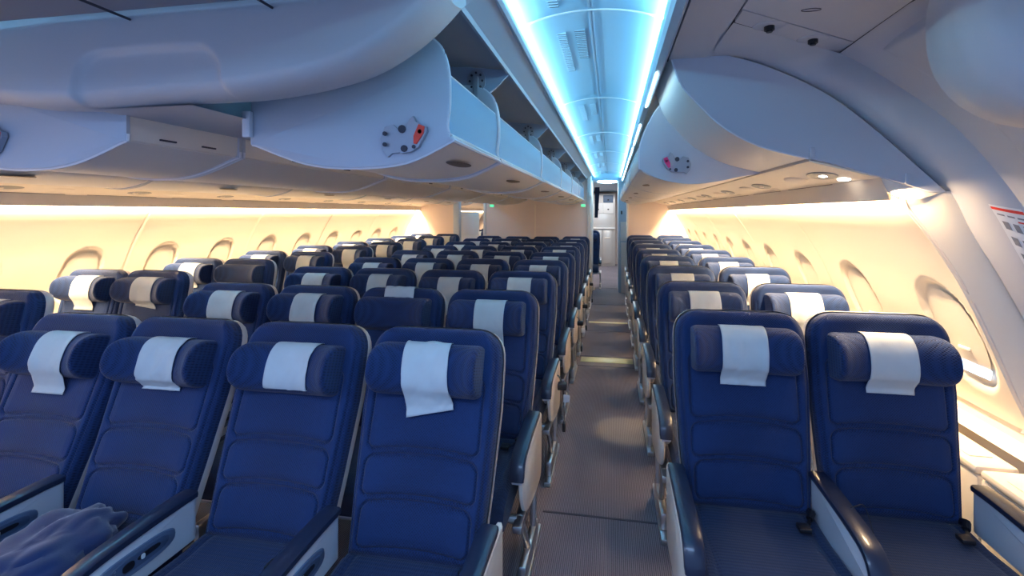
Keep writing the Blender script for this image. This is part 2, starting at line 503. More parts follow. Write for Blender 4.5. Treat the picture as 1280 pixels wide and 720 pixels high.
def seat(x, y, rec, label, group, larm='in', rarm=None, cover=None, belt=False, buckle=False, ctrl=None, drop=0):
    t = empty('airline_seat', (x, y, 0)); tag(t, label, 'seat', group)
    def rp(name, key, fn, m, parent=t):
        o = part(name, key, fn, m, parent)
        if parent is t: o.location = (0, 0, PZ); o.rotation_euler = (-R(rec), 0, 0)
        return o
    rp('backrest', 'back', make_back, M['fab']); rp('back_shell', 'shell', make_shell, M['shell'])
    h = rp('headrest', 'head', make_headrest, [M['fab'], M['pipe']])
    h.location = (0, -drop*math.sin(R(rec)), PZ-drop*math.cos(R(rec)))
    if cover == 'flip':
        o = rp('headrest_cover', 'flip', cloth_flipped, M['cloth'], h)
        md = o.modifiers.new('thick', 'SOLIDIFY'); md.thickness = .0016; md.offset = 1
    elif cover != 'none':
        k = cover or random.choice(CLKEYS)
        o = get_cloth(k); C.objects.link(o); o.parent = h
    part('seat_cushion', 'cush', make_cushion, M['seatfab'], t)
    part('seat_frame', 'beam', make_beam, M['metal'], t)
    if buckle: part('seat_belt', 'buckle', make_buckle, M['black'], t)
    for side, kind in ((-1, larm), (1, rarm)):
        if not kind: continue
        ax = side*.26 if kind == 'in' else side*.262
        a = part('armrest', 'armside', make_armside, M['armside'], t, (ax, 0, 0))
        part('arm_pad', 'armpad', make_armpad, M['armpad'], a)
        if ctrl == side or kind == 'in': part('control_panel', 'ctrl%d' % 1, lambda: make_ctrl(1), [M['ctrl'], M['ctrl2'], M['black'], M['tagw']], a)
        part('leg', 'leg', make_leg, M['metal'], t, (ax, 0, 0))
        if kind == 'aisle':
            part('end_panel', 'end%d' % side, lambda s=side: make_endpanel(s), M['cream'], t, (ax+side*.004, 0, 0))
            if belt:
                b = part('seat_belt', 'belt', make_belt, M['black'], t, (ax+side*.02, 0, 0))
                if side > 0 or 1:
                    def tg():
                        bm = bmesh.new(); box(bm, .060, .098, -.235, -.229, .445, .49, .001, M=Matrix.Rotation(.0, 4, 'Y')); return bm
                    part('belt_tag', 'beltag', tg, M['tagw'], b)
    return t

ORD = ['front', 'second', 'third', 'fourth', 'fifth', 'sixth', 'seventh', 'eighth', 'ninth']
MIDX = [-.6284-.52*3, -.6284-.52*2, -.6284-.52, -.6284]
MIDN = ['leftmost middle-block seat on the left aisle,', 'second middle-block seat from the left,', 'third middle-block seat from the left,', 'middle block seat on the right aisle,']
rec_mid = [[21, 20.5, 19.5, 18.5], [17, 17, 17, 17]]
cov_mid = {(0, 0): 'left1', (0, 1): 'left2', (0, 2): 'short', (0, 3): 'askew', (1, 0): 'b', (1, 1): 'e', (1, 2): 'flip', (1, 3): 'long', (2, 0): 'c', (2, 1): 'e', (2, 2): 'long', (2, 3): 'a'}
covtxt = {'left1': 'cloth hanging long over its headrest', 'left2': 'crumpled cloth tight round its headrest', 'short': 'short cloth on its headrest', 'askew': 'white cloth hanging askew', 'flip': 'headrest cloth flipped back over its top', 'long': 'smooth long headrest cloth'}
for r in range(9):
    for c in range(4):
        rec = (rec_mid[0] if r == 0 else rec_mid[1])[c]+(0 if r == 0 else random.uniform(-1.2, 1.2))
        yp = 1.335+.8*r
        k = cov_mid.get((r, c)); ex = covtxt.get(k) if r < 2 else None
        lab = 'navy %s %s row%s' % (MIDN[c], ORD[r], ', '+ex if ex else '')
        seat(MIDX[c]+((-.04, -.045, -.012, 0)[c] if r == 0 else 0), yp, rec, lab.replace(', on the left aisle, front', ' on the left aisle, front'), 'seats of the middle block', larm='aisle' if c == 0 else 'in', rarm='aisle' if c == 3 else None,
             cover=k, belt=(c == 3 and r in (2, 4, 5, 7)), buckle=(r < 2), drop=(.03, .032, .028, .004)[c] if r == 0 else random.uniform(0, .012))
for r in range(9):
    for c in range(2):
        yp = 1.775+.8*r; rec = [11, 8.5][c] if r == 0 else 12+random.uniform(-1, 1)
        k = {(0, 0): 'right1', (0, 1): 'right2'}.get((r, c))
        lab = ['navy aisle seat of the right-hand pairs, %s row, beside the right aisle', 'navy window seat of the right-hand pairs, %s row'][c] % ORD[r]
        if r == 0: lab += [', wrinkled cloth', ', smooth cloth'][c]
        seat(.512+.52*c-((.012, .03)[c] if r == 0 else 0), yp+(.03*c if r == 0 else 0), rec, lab, 'seats of the right-hand pairs', larm='aisle' if c == 0 else 'in', rarm=None if c == 0 else 'in', cover=k, belt=(c == 0 and r in (3, 5)), buckle=(r < 2), drop=(.006, .018)[c] if r == 0 else random.uniform(0, .012))
for r in range(9):
    for c in range(2):
        yp = 1.70+.8*r; rec = 13+random.uniform(-1, 1)
        cov = 'none' if (r, c) == (2, 1) else None
        lab = ['blue-grey window seat of the left-hand pairs, %s row, by the left wall', 'blue-grey aisle seat of the left-hand pairs, %s row, by the left aisle'][c] % ORD[r]
        if cov: lab = 'left-hand aisle seat, third row, its grey-blue headrest bare of any cloth'
        seat(-3.63+.52*c, yp, rec, lab, 'seats of the left-hand pairs', larm='in', rarm='aisle' if c == 1 else None, cover=cov)
# two seats seen through the left doorway in the next cabin, and one beyond the bulkhead on the aisle
for i, (x, y, lab) in enumerate(((-3.1, 10.2, 'blue seat seen through the left doorway, nearer one of the next cabin'), (-3.62, 10.2, 'blue seat by the wall of the next cabin, seen through the left doorway'), (-3.1, 11.1, 'blue seat one row farther back in the next cabin beyond the left doorway'))):
    seat(x, y, 12, lab, 'seats of the next cabin', larm='in', rarm='in' if i == 2 else None)
seat(-.50, 9.75, 3, 'narrow dark crew seat beside the right aisle beyond the bulkhead', None, larm='in', rarm='in', cover='none')

# ------------------------------------------------------------------ floor
bm = bmesh.new(); grid(bm, [[(-4.7, -1.2, 0), (-4.7, 14.2, 0)], [(2.0, -1.2, 0), (2.0, 14.2, 0)]]); struct('floor', bm, carpet(), flip=False)
for i, y in enumerate((2.37, 4.70, 5.02, 6.1, 7.87, 9.6)):
    bm = bmesh.new(); box(bm, -.36, .235, y-.006, y+.006, .0, .0025); struct('trim_%d' % (i+1), bm, M['dark'])
for i, (y0, y1) in enumerate(((4.82, 4.98), (6.55, 6.62))):
    bm = bmesh.new(); box(bm, -.33, .22, y0, y1, .0005, .004, .001); struct('trim_%d' % (i+8), bm, mat('floor light patch', (.42, .4, .22), .35))  # yellowish light patches on the carpet, put in as pale strips

# ------------------------------------------------------------------ side walls with window recesses
CX = -2.77                                    # mirror: x -> CX - x
WP = [(1.09, 1.74), (1.101, 1.62), (1.206, 1.465), (1.305, 1.294), (1.398, 1.086), (1.468, .91), (1.515, .805), (1.53, .76)]
WPs = smoothpoly(WP, 10)
def wall_len():
    l = [0]
    for a, b in zip(WPs, WPs[1:]): l.append(l[-1]+math.hypot(b[0]-a[0], b[1]-a[1]))
    return l
WL = wall_len()
def wall_pt(z):
    for a, b in zip(WPs, WPs[1:]):
        if b[1] <= z <= a[1]:
            t = (a[1]-z)/(a[1]-b[1]); x = a[0]+(b[0]-a[0])*t
            nx, nz = (a[1]-b[1]), -(a[0]-b[0])*-1
            l = math.hypot(nx, b[0]-a[0]); return x, z, nx/l, (b[0]-a[0])/l
    return (WPs[-1][0], z, 1, 0) if z < WPs[-1][1] else (WPs[0][0], z, 1, 0)
WZ, WHH, WHW = 1.08, .215, .150               # window recess centre, half height, half width
def win_d(y, z, yc):
    a = abs(y-yc)/WHW; b = abs(z-WZ)/WHH
    return (a**2.6+b**2.6)**(1/2.6)
def make_wall(side, yw, y0, y1, seams, name):
    bm = bmesh.new(); ys = []
    y = y0
    while y < y1: ys.append(y); y += .0125 if y < 6.5 else .02
    ys.append(y1)
    zs = [1.74, 1.70, 1.66, 1.62, 1.57, 1.52, 1.46, 1.40, 1.35, 1.32]+[1.30-.0125*k for k in range(36)]+[.84, .80, .76]
    rows = []
    for y in ys:
        row = []
        near = [w for w in yw if abs(w-y) < WHW*1.3]
        for z in zs:
            x, zz, nx, nz = wall_pt(z)
            d = 0
            for w in near:
                k = win_d(y, z, w)
                if k < 1.0: d = .022 if k < .94 else .022*(1-(k-.94)/.06)
            for s in seams:
                e = abs(y-s)
                if e < .012: d += -.0035 if e > .005 else .006
            x += nx*d; zz += nz*d
            if side < 0: x = CX-x
            row.append((x, y, zz))
        rows.append(row)
    grid(bm, rows)
    return struct(name, bm, M['wall'], flip=False, norm=False, angle=60)
YR = [2.13+.67*k for k in range(10)]; YL = [2.31-.645+.645*k for k in range(17)]
make_wall(1, YR, 1.955, 8.62, [3.13+1.34*k for k in range(5)], 'wall_right')
make_wall(-1, YL, -.2, 13.5, [1.99+1.29*k for k in range(9)], 'wall_left')
nwin = 0
for side, yw in ((1, YR), (-1, YL)):
    for w in yw:
        nwin += 1
        bm = bmesh.new(); rows = []
        for i in range(9):
            row = []
            for j in range(9):
                u = -1+i/4; v = -1+j/4
                uu = u*math.sqrt(1-v*v/2.3); vv = v*math.sqrt(1-u*u/2.3)
                z = WZ+vv*WHH*.83; y = w+uu*WHW*.82
                x, zz, nx, nz = wall_pt(z); x += nx*.013; zz += nz*.013
                if side < 0: x = CX-x
                row.append((x, y, zz))
            rows.append(row)
        grid(bm, rows)
        o = struct('window_%d' % nwin, bm, M['shade'], norm=False)
        # sliding shade rail and shade pull
        bm = bmesh.new()
        x, zz, nx, nz = wall_pt(WZ-.06); x += nx*.010; zz += nz*.010
        if side < 0: x = CX-x
        box(bm, x-.004, x+.004, w-.03, w+.03, zz-.006, zz+.006, .002)
        build('shade_pull', bm, M['shade'], o)
        if side > 0 and abs(w-2.13) < .01 or (side < 0 and abs(w-2.31) < .01):
            bm = bmesh.new(); rows = []
            for i in range(9):
                row = []
                for j in range(5):
                    u = -1+i/4; z = WZ-WHH*.78+j*.012; hw = WHW*.72*min(1, .66+j*.09)
                    x, zz, nx, nz = wall_pt(z); x += nx*.010; zz += nz*.010
                    if side < 0: x = CX-x
                    row.append((x, w+u*hw, zz))
                rows.append(row)
            grid(bm, rows); build('window_glass', bm, M['glass'], o, norm=False)
# dado below the wall, ledge and stowage boxes
def mx(side, x): return x if side > 0 else CX-x
for side, nm, y0, y1 in ((1, 'right', -.2, 8.6), (-1, 'left', -.2, 13.5)):
    bm = bmesh.new()
    prof = [(1.528, .77), (1.545, .765), (1.545, .70), (1.50, .66), (1.545, .655), (1.545, 0)]
    P_ = [(mx(side, a), b) for a, b in prof]
    sheet(bm, P_, y0, y1); struct('baseboard_'+nm, bm, M['wall'], norm=False, angle=20)
nb = 0
for side in (1, -1):
    for k in range(8 if side > 0 else 8):
        y0 = 1.0+.93*k; y1 = y0+.925
        t = empty('stowage_box', (mx(side, 1.42), y0+.46, 0))
        tag(t, 'cream side stowage box under the %s windows, %s from the front' % ('right' if side > 0 else 'left', ORD[k]), 'stowage box', 'side stowage boxes')
        bm = bmesh.new(); box(bm, -.078, .065, -.46, .46, 0, .60, .012); build('body', bm, M['wall'], t)
        bm = bmesh.new(); box(bm, -.082, .065, -.455, .455, .602, .635, .012)
        box(bm, -.05, .03, -.38, .38, .634, .639, .002); build('lid', bm, M['cream'], t)
        bm = bmesh.new(); s_ = -1 if side > 0 else 1
        tube(bm, [(s_*.088, -.30, .56), (s_*.092, -.30, .63), (s_*.085, -.29, .645), (s_*.085, .1, .645)], .007, 6); build('lid_handle', bm, M['brown'], t)

# ------------------------------------------------------------------ aisle ceilings
JY = [1.716+1.32*k for k in range(-2, 8)]
def aisle_ceiling(xl, xr, name, y0, y1):
    c = (xl+xr)/2; hw = (xr-xl)/2
    bm = bmesh.new(); ys = []
    y = y0
    while y < y1: ys.append(y); y += .03
    rows = []
    xs = [c+hw*(-1+2*k/28) for k in range(29)]
    for y in ys:
        row = []
        for x in xs:
            u = (x-c)/hw; z = 2.300+.055*(1-abs(u)**2.2)
            for j in JY:
                e = abs(y-j)
                if e < .035: z -= .010*math.cos(e/.035*math.pi/2)
            row.append((x, y, z))
        rows.append(row)
    grid(bm, rows); struct(name, bm, M['ceil'], norm=False)
aisle_ceiling(-.365, .20, 'ceiling', -.6, 9.0)
aisle_ceiling(-2.97, -2.405, 'ceiling_left_aisle', -.6, 9.0)
for k, j in enumerate(JY):
    if j < 8.9:
        bm = bmesh.new(); tube(bm, [(-.0825+.275*(-1+q/8), j, 2.294+.055*(1-abs(-1+q/8)**2.2)) for q in range(17)], .007, 6); struct('trim_%d' % (60+k), bm, M['rim'])
# joint strips and air grilles of the right aisle ceiling
for k, (x, y0, y1) in enumerate(((-.083, -.6, 9.0),)):
    bm = bmesh.new(); box(bm, x-.007, x+.007, y0, y1, 2.348, 2.358, .002); box(bm, x+.009, x+.012, y0, y1, 2.346, 2.352); struct('trim_11', bm, M['cavity'])
vg = 0
for m_ in range(8):
    y0 = JY[m_+1]+.06 if m_ else JY[1]+.1
    for xx in (-.215, -.135):
        ns = 25 if xx < -.2 else 17
        t = empty('air_grille', (xx, (1.15 if m_ == 0 else JY[m_+1]+.2), (2.3436 if xx < -.2 else 2.3527))); tag(t, 'slotted air grille in the blue-lit ceiling, %s of its pair, %s panel from the front' % ('left' if xx < -.2 else 'right', ORD[m_]), 'air grille', 'ceiling air grilles')
        bm = bmesh.new()
        for q in range(ns):
            yy = q*.021; box(bm, -.022, .022, yy, yy+.007, -.003, .004)
        build('slots', bm, M['rail'], t)
        bm = bmesh.new(); 
        for q in range(ns):
            yy = q*.021+.007; box(bm, -.022, .022, yy, yy+.009, -.0015, .005)
        build('grille_gap', bm, M['dark'], t)
# lamp coves of both aisles: slim lamps along both edges, washing the panel
def area(name, loc, rot, sx, sy, col, e, spread=180):
    l = bpy.data.lights.new(name, 'AREA'); l.shape = 'RECTANGLE'; l.size = sx; l.size_y = sy; l.color = col; l.energy = e; l.spread = R(spread)
    o = bpy.data.objects.new(name, l); o.location = loc; o.rotation_euler = rot; C.objects.link(o); return o
LC = []
for k, (c, nm) in enumerate(((-.0825, 'right'), (-2.6875, 'left'))):
    for s in (-1, 1):
        x = c+s*.258
        # rotate so that the lamp's -Z points up and towards the aisle centre
        area('cove_lamp_%s' % nm, (x, 4.2, 2.280), (0, R(180-s*30), 0), .016, 9.6, (.33, .80, 1), 23 if nm == 'right' else 65)

# ------------------------------------------------------------------ bin housings (fixed parts) and rails
def housing_center(cx, sgn, y0, y1, idx):
    """fixed upper part of the centre bins on one aisle. x = cx + sgn*(X-ref)"""
    f = lambda X: X if sgn > 0 else CX-.05-X
    bm = bmesh.new()
    rail = [(-.352, 2.325), (-.352, 2.272), (-.362, 2.262), (-.375, 2.268), (-.405, 2.255), (-.455, 2.225), (-.462, 2.212), (-.475, 2.216), (-.475, 2.33)]
    sheet(bm, [(f(a), b) for a, b in rail], y0, y1); clean(bm); struct('trim_%d' % idx, bm, M['rail'], angle=20)
    bm = bmesh.new()
    cav = [(-.474, 2.245), (-.60, 2.262), (-.9, 2.29), (-1.20, 2.27), (-1.34, 2.20), (-1.352, 2.0), (-1.352, 1.91)]
    sheet(bm, [(f(a), b) for a, b in smoothpoly(cav, 4)], y0-(.16 if sgn > 0 else 0), y1); struct('trim_%d' % (idx+1), bm, M['cavity'])
housing_center(0, 1, 1.36, 8.5, 12); housing_center(0, -1, 1.22, 8.5, 14)
CB_END = smoothpoly([(-.504, 1.814), (-.525, 1.853), (-.518, 1.93), (-.52, 2.033), (-.541, 2.106), (-.574, 2.144), (-.62, 2.17)], 4)+[(-.95, 2.19), (-1.235, 2.10)]+smoothpoly([(-1.238, 1.93), (-1.238, 1.825), (-1.217, 1.813), (-1.033, 1.749), (-.855, 1.73), (-.665, 1.745), (-.504, 1.814)], 5)[:-1]
CB_BOT = smoothpoly([(-1.225, 1.93), (-1.225, 1.83), (-1.205, 1.82), (-1.03, 1.757), (-.855, 1.738), (-.668, 1.753), (-.514, 1.818), (-.533, 1.855), (-.526, 1.93), (-.528, 2.005), (-.532, 2.03)], 5)
def latch_mesh(marker=True):
    """hinge latch on a bin end wall: two grey arms, screws, red marker. local x-z plane, faces -y"""
    bm = bmesh.new()
    def pl(poly, y0, y1, mi=0): plate(bm, poly, y0, y1, mi)
    pl([(-.075, .0), (-.06, .038), (-.03, .045), (-.005, .02), (.022, .03), (.035, .0), (.03, -.02), (.0, -.045), (-.035, -.048), (-.05, -.06), (-.07, -.035)], -.012, 0)
    pl([(.0, .0), (.03, .06), (.042, .07), (.05, .05), (.085, .035), (.088, .02), (.06, -.03), (.035, -.045), (.0, -.05), (-.015, -.03)], -.02, -.004)
    if marker: pl([(.045, .005), (.062, .042), (.082, .034), (.078, .012), (.055, -.022), (.045, -.02)], -.024, -.018, 2)
    for x, z, r in ((-.055, .015, .007), (-.055, -.02, .007), (.012, -.035, .011), (.066, .018, .007), (.045, -.03, .006), (.005, .028, .013)):
        disc(bm, (x, -.019, z), r, r, 12, .005, 'y', 1)
    return bm
def hinge_mesh():
    bm = bmesh.new(); disc(bm, (0, 0, 0), .045, .055, 16, .004, 'y', 0)
    box(bm, -.012, .012, -.02, 0, -.10, .02, .003)
    for k in range(8):
        a = k*math.pi/4; disc(bm, (.03*math.cos(a), -.004, .038*math.sin(a)), .0055, .0055, 8, .004, 'y', 1)
    disc(bm, (0, -.004, 0), .012, .012, 10, .01, 'y', 0)
    return bm
def scoop(bm, x, y, z, rx=.045, ry=.10):
    disc(bm, (x, y, z), rx, ry, 28, .002, '-z', 0, dome=.004)
def center_bin(y0, y1, sgn, label, latch):
    f = lambda X: X if sgn > 0 else CX-.05-X
    t = empty('overhead_bin', (f(-.9), (y0+y1)/2, 1.73)); tag(t, label, 'overhead bin', 'centre overhead bins')
    o0 = Vector(t.location)
    def fin(name, bm, m, **k):
        bmesh.ops.translate(bm, verts=bm.verts, vec=-o0); return build(name, bm, m, t, **k)
    bm = bmesh.new(); sheet(bm, [(f(a), b) for a, b in CB_BOT], y0+.018, y1-.018, .006); fin('bucket', bm, M['bin'])
    bm = bmesh.new(); sheet(bm, [(f(-.5205), 1.835), (f(-.5275), 1.858), (f(-.5205), 1.93), (f(-.5225), 2.00), (f(-.5265), 2.03)], y0+.018, y1-.018, 0); fin('front_panel', bm, M['front'], norm=False)
    for ya in (y0, y1-.02):
        bm = bmesh.new(); c = (-.88, 1.95)
        poly = [(f(a), b) for a, b in CB_END]
        inn = [(f(c[0]+(a-c[0])*.985), c[1]+(b-c[1])*.985) for a, b in CB_END]
        loft(bm, [[(a, ya, b) for a, b in inn], [(a, ya+.003, b) for a, b in poly], [(a, ya+.015, b) for a, b in poly], [(a, ya+.018, b) for a, b in inn]])
        fin('end_panel', bm, M['binend'])
        bm = bmesh.new()
        tube(bm, [(f(a), ya+.009, b) for a, b in CB_END[2:25]], .0062, 6)
        tube(bm, [(f(a), ya+.009, b) for a, b in CB_END[-26:]]+[(f(CB_END[0][0]), ya+.009, CB_END[0][1])], .0062, 6)
        fin('rim', bm, M['rim'])
    bm = bmesh.new(); tube(bm, [(f(-.509), y0+.01, 1.816), (f(-.509), y1-.01, 1.816)], .0075, 6); tube(bm, [(f(-.532), y0+.01, 2.033), (f(-.532), y1-.01, 2.033)], .006, 6); fin('lip', bm, M['rim'])
    bm = bmesh.new(); scoop(bm, f(-.60), (y0+y1)/2, 1.772); fin('bin_handle', bm, M['brown'])
    # fixed divider with hinge plate above the bucket
    bm = bmesh.new(); dv = smoothpoly([(-.462, 2.22), (-.49, 2.195), (-.53, 2.155), (-.58, 2.125)], 4)+[(-.9, 2.07), (-1.34, 2.02), (-1.34, 2.19), (-1.20, 2.26), (-.9, 2.28), (-.60, 2.25), (-.47, 2.235)]
    plate(bm, [(f(a), b) for a, b in dv], y1-.012, y1+.004); fin('divider', bm, M['cavity'])
    bm = hinge_mesh(); 
    h = build('hinge_plate', bm, [M['latch'], M['dark']], t); h.location = Vector((f(-.62), y1-.013, 2.19))-o0
    bm = bmesh.new(); tube(bm, [(f(-.50), y1-.004, 2.235), (f(-.50), y1-.004, 2.20), (f(-.535), y1-.004, 2.155), (f(-.585), y1-.004, 2.12)], .006, 6); fin('divider_edge', bm, M['rim'])
    if latch:
        l = build('latch', latch_mesh(), [M['latch'], M['dark'], M['red']], t); l.location = Vector((f(-.672), y0, 1.822))-o0
        if sgn > 0: bm = bmesh.new(); box(bm, f(-1.238)-.018, f(-1.238)+.012, y0-.02, y0+.0, 1.84, 1.93, .004); fin('hinge_block', bm, M['rim'])
    # slots of the rear joint
    bm = bmesh.new()
    for q in (.25, .6): 
        yy = y0+(y1-y0)*q; xx = f(-1.2345)
        box(bm, xx-.004, xx+.004, yy, yy+.06, 1.836, 1.842)
    fin('joint_slots', bm, M['dark'])
    return t
YC = [1.39, 2.04, 3.36, 4.68, 6.0, 7.32, 8.46]
for k in range(6):
    center_bin(YC[k], YC[k+1], 1, 'lowered bin bucket over the middle seats, facing the right aisle, %s from front%s' % (ORD[k], ', red latch' if k == 0 else ''), k == 0)
YLc = [1.25, 1.73, 3.0, 4.3, 5.6, 6.9, 8.46]
for k in range(6):
    center_bin(YLc[k], YLc[k+1], -1, 'lowered bin bucket over the middle seats, facing the left aisle, %s from front' % ORD[k], k == 0)
# beam between the two rows of centre bins
bm = bmesh.new(); sheet(bm, [(-1.236, 1.902), (-1.60, 1.902)], 1.165, 8.5); struct('trim_16', bm, M['lining'], norm=False)

# side bins
SB_CLOSED_F = smoothpoly([(.225, 2.242), (.272, 2.107), (.334, 2.024), (.441, 1.918), (.575, 1.841), (.749, 1.790)], 5)
LENS = SB_CLOSED_F+smoothpoly([(.749, 1.790), (.917, 1.741), (1.094, 1.682), (1.174, 1.655), (1.218, 1.657)], 2)[1:]+smoothpoly([(1.218, 1.657), (1.134, 1.741), (1.0, 1.876), (.834, 2.022), (.663, 2.123), (.501, 2.191), (.334, 2.233), (.225, 2.242)], 5)[1:-1]
SB_END = smoothpoly([(.146, 1.817), (.15, 1.942), (.2, 2.07), (.255, 2.154), (.33, 2.19)], 4)+[(.55, 2.12), (.76, 1.95)]+smoothpoly([(.78, 1.80), (.749, 1.783), (.659, 1.768), (.54, 1.744), (.407, 1.733), (.255, 1.76), (.146, 1.817)], 4)[:-1]
SB_BOT = smoothpoly([(.77, 1.82), (.749, 1.79), (.659, 1.775), (.54, 1.751), (.407, 1.740), (.258, 1.767), (.156, 1.82), (.16, 1.94), (.185, 2.00)], 4)
def side_bin(y0, y1, side, label, latch, closed=False):
    f = lambda X: mx(side, X)
    t = empty('overhead_bin', (f(.5), (y0+y1)/2, 1.73)); tag(t, label, 'overhead bin', 'side overhead bins')
    o0 = Vector(t.location)
    def fin(name, bm, m, **k):
        bmesh.ops.translate(bm, verts=bm.verts, vec=-o0); return build(name, bm, m, t, **k)
    if closed:
        bm = bmesh.new(); sheet(bm, [(f(a), b) for a, b in SB_CLOSED_F], y0+.005, y1, .008); fin('bucket', bm, M['bin'])
        bm = bmesh.new(); c = (.7, 1.95)
        inn = [(f(c[0]+(a-c[0])*.99), c[1]+(b-c[1])*.985) for a, b in LENS]; poly = [(f(a), b) for a, b in LENS]
        loft(bm, [[(a, y0-.006, b) for a, b in inn], [(a, y0-.002, b) for a, b in poly], [(a, y0+.012, b) for a, b in poly]]); fin('end_panel', bm, M['binend'])
        bm = bmesh.new()
        for x, z in ((.76, 1.80), (1.09, 1.695)): box(bm, f(x)-.010, f(x)+.010, y0-.014, y0-.004, z-.008, z+.032, .003)
        fin('clip', bm, M['binend'])
        bm = bmesh.new(); tube(bm, [(f(a), y0-.001, b) for a, b in SB_CLOSED_F], .004, 6); fin('rim', bm, M['rim'])
        return t
    bm = bmesh.new(); sheet(bm, [(f(a), b) for a, b in SB_BOT], y0+.014, y1-.014, .006); fin('bucket', bm, M['bin'])
    for ya in (y0, y1-.016):
        bm = bmesh.new(); plate(bm, [(f(a), b) for a, b in SB_END], ya, ya+.014); fin('end_panel', bm, M['binend'])
    bm = bmesh.new(); tube(bm, [(f(.150), y0+.01, 1.818), (f(.150), y1-.01, 1.818)], .0065, 6); tube(bm, [(f(a), y0+.004, b) for a, b in SB_END[:14]], .005, 6); fin('lip', bm, M['rim'])
    bm = bmesh.new(); scoop(bm, f(.235), (y0+y1)/2, 1.768, .03, .08); fin('bin_handle', bm, M['brown'])
    if latch:
        l = build('latch', latch_mesh(), [M['latch'], M['dark'], M['pink']], t); l.location = Vector((f(.345), y0, 1.838))-o0; l.scale = (-.9, 1, .9)
    bm = bmesh.new(); plate(bm, [(f(a), b) for a, b in ((.25, 2.235), (.25, 2.19), (.4, 2.10), (.8, 1.85), (1.1, 1.74), (.85, 2.02), (.5, 2.19))], y1-.006, y1+.006); fin('divider', bm, M['cavity'])
    return t
YS = [2.5, 3.8, 5.1, 6.4, 7.7, 8.46]
side_bin(1.9, 2.5, 1, 'closed short bin with a smooth leaf-shaped end, nearest over the right-hand seats', False, True)
for k in range(5): side_bin(YS[k], YS[k+1], 1, 'lowered bin bucket over the right-hand window seats, %s from front%s' % (ORD[k], ', magenta latch' if k == 0 else ''), k == 0)
YSl = [1.2, 2.5, 3.8, 5.1, 6.4, 7.7, 8.46]
for k in range(6): side_bin(YSl[k], YSl[k+1], -1, 'cream-bottomed bin bucket over the left-hand window seats, %s from the front' % ORD[k], k < 2)
# next cabin, seen through the left doorway
side_bin(9.4, 11.2, -1, 'bin bucket in the next cabin seen through the left doorway, nearer one', True); side_bin(11.2, 13.2, -1, 'bin bucket in the next cabin seen through the left doorway, farther one', False)
# fixed housing, service channel and lip of the side bins
n = 17
for side, y0, y1 in ((1, 1.9, 8.6), (-1, -.2, 8.6), (-1, 8.7, 13.5)):
    f = lambda X: mx(side, X)
    bm = bmesh.new(); sheet(bm, [(f(a), b) for a, b in smoothpoly([(.22, 2.245), (.5, 2.20), (.834, 2.03), (1.134, 1.75), (1.2, 1.68), (1.16, 1.70)], 5)], y0, y1); struct('trim_%d' % n, bm, M['cavity'], norm=False); n += 1
    bm = bmesh.new(); sheet(bm, [(f(a), b) for a, b in ((.188, 2.33), (.186, 2.272), (.178, 2.262), (.172, 2.20), (.18, 2.18), (.205, 2.17), (.222, 2.20), (.225, 2.26), (.225, 2.34))], y0-(1.6 if side > 0 else 0), y1); struct('trim_%d' % n, bm, M['rail'], norm=False, angle=20); n += 1
    bm = bmesh.new(); pr = [(.76, 1.80), (.752, 1.779), (.78, 1.770), (1.0, 1.712)]
    sheet(bm, [(f(a), b) for a, b in pr], y0+.0, y1, .006); struct('trim_%d' % n, bm, M['cream']); n += 1
    bm = bmesh.new(); pr = smoothpoly([(1.004, 1.716), (1.006, 1.704), (1.022, 1.66), (1.030, 1.632), (1.035, 1.627), (1.040, 1.634), (1.036, 1.66)], 4)
    sheet(bm, [(f(a), b) for a, b in pr], y0, y1); struct('trim_%d' % n, bm, M['cream'], norm=False); n += 1
    bm = bmesh.new(); k = 0; y = y0+.35
    while y < y1-.6: box(bm, f(.985)-.004, f(.985)+.004, y, y+.5, 1.713, 1.7155); y += .64
    bmesh.ops.translate(bm, verts=bm.verts, vec=(0, 0, -.006)); struct('trim_%d' % n, bm, M['brown']); n += 1
# linear lamp under the right rail
for k in range(6):
    y0 = 2.02+1.1*k if k else 1.98; 
    bm = bmesh.new(); box(bm, .184, .193, y0, y0+(.95 if k else .62), 2.168, 2.175, .002)
    o = build('rail_lamp', bm, M['strip_c'], None); tag(o, 'white strip lamp under the right-hand rail, %s from the front' % ORD[k], 'lamp', 'rail lamps')
# reading-light units under the side bins
for side in (1, -1):
    for k in range(9):
        y = 2.12+.8*k if side > 0 else 1.4+.8*k
        if y > 8.3: continue
        sl = math.atan2(-.058, .22)
        t = empty('reading_light_panel', (mx(side, .89), y, 1.7405)); t.rotation_euler = (0, -sl*side, 0)
        tag(t, 'oval reading-light panel under the %s side bins, over the %s row' % ('right' if side > 0 else 'left', ORD[k]), 'reading light', 'reading-light panels')
        bm = bmesh.new(); disc(bm, (0, 0, 0), .048, .105, 30, .003, '-z', 0, dome=.005); build('plate', bm, M['grey'], t)
        bm = bmesh.new()
        for q in (-.04, -.015): disc(bm, (-.005, q, -.007), .011, .010, 14, .003, '-z', 0)
        build('bulb', bm, M['lampw'] if (side > 0 and k == 0) else M['cream'], t)
        bm = bmesh.new(); box(bm, -.012, -.004, -.034, -.02, -.012, -.009); build('sign_light', bm, M['orange'] if (side > 0 and k == 0) else M['cream'], t)
        bm = bmesh.new(); disc(bm, (side*.075, -.03, .001), .016, .045, 20, .004, '-z', 0); build('seat_sign', bm, M['lampw'] if (side > 0 and k == 0) else M['cream'], t)
        bm = bmesh.new(); disc(bm, (0, .28, .004), .045, .10, 26, .003, '-z', 0, dome=.012); build('pod', bm, M['cream'], t)
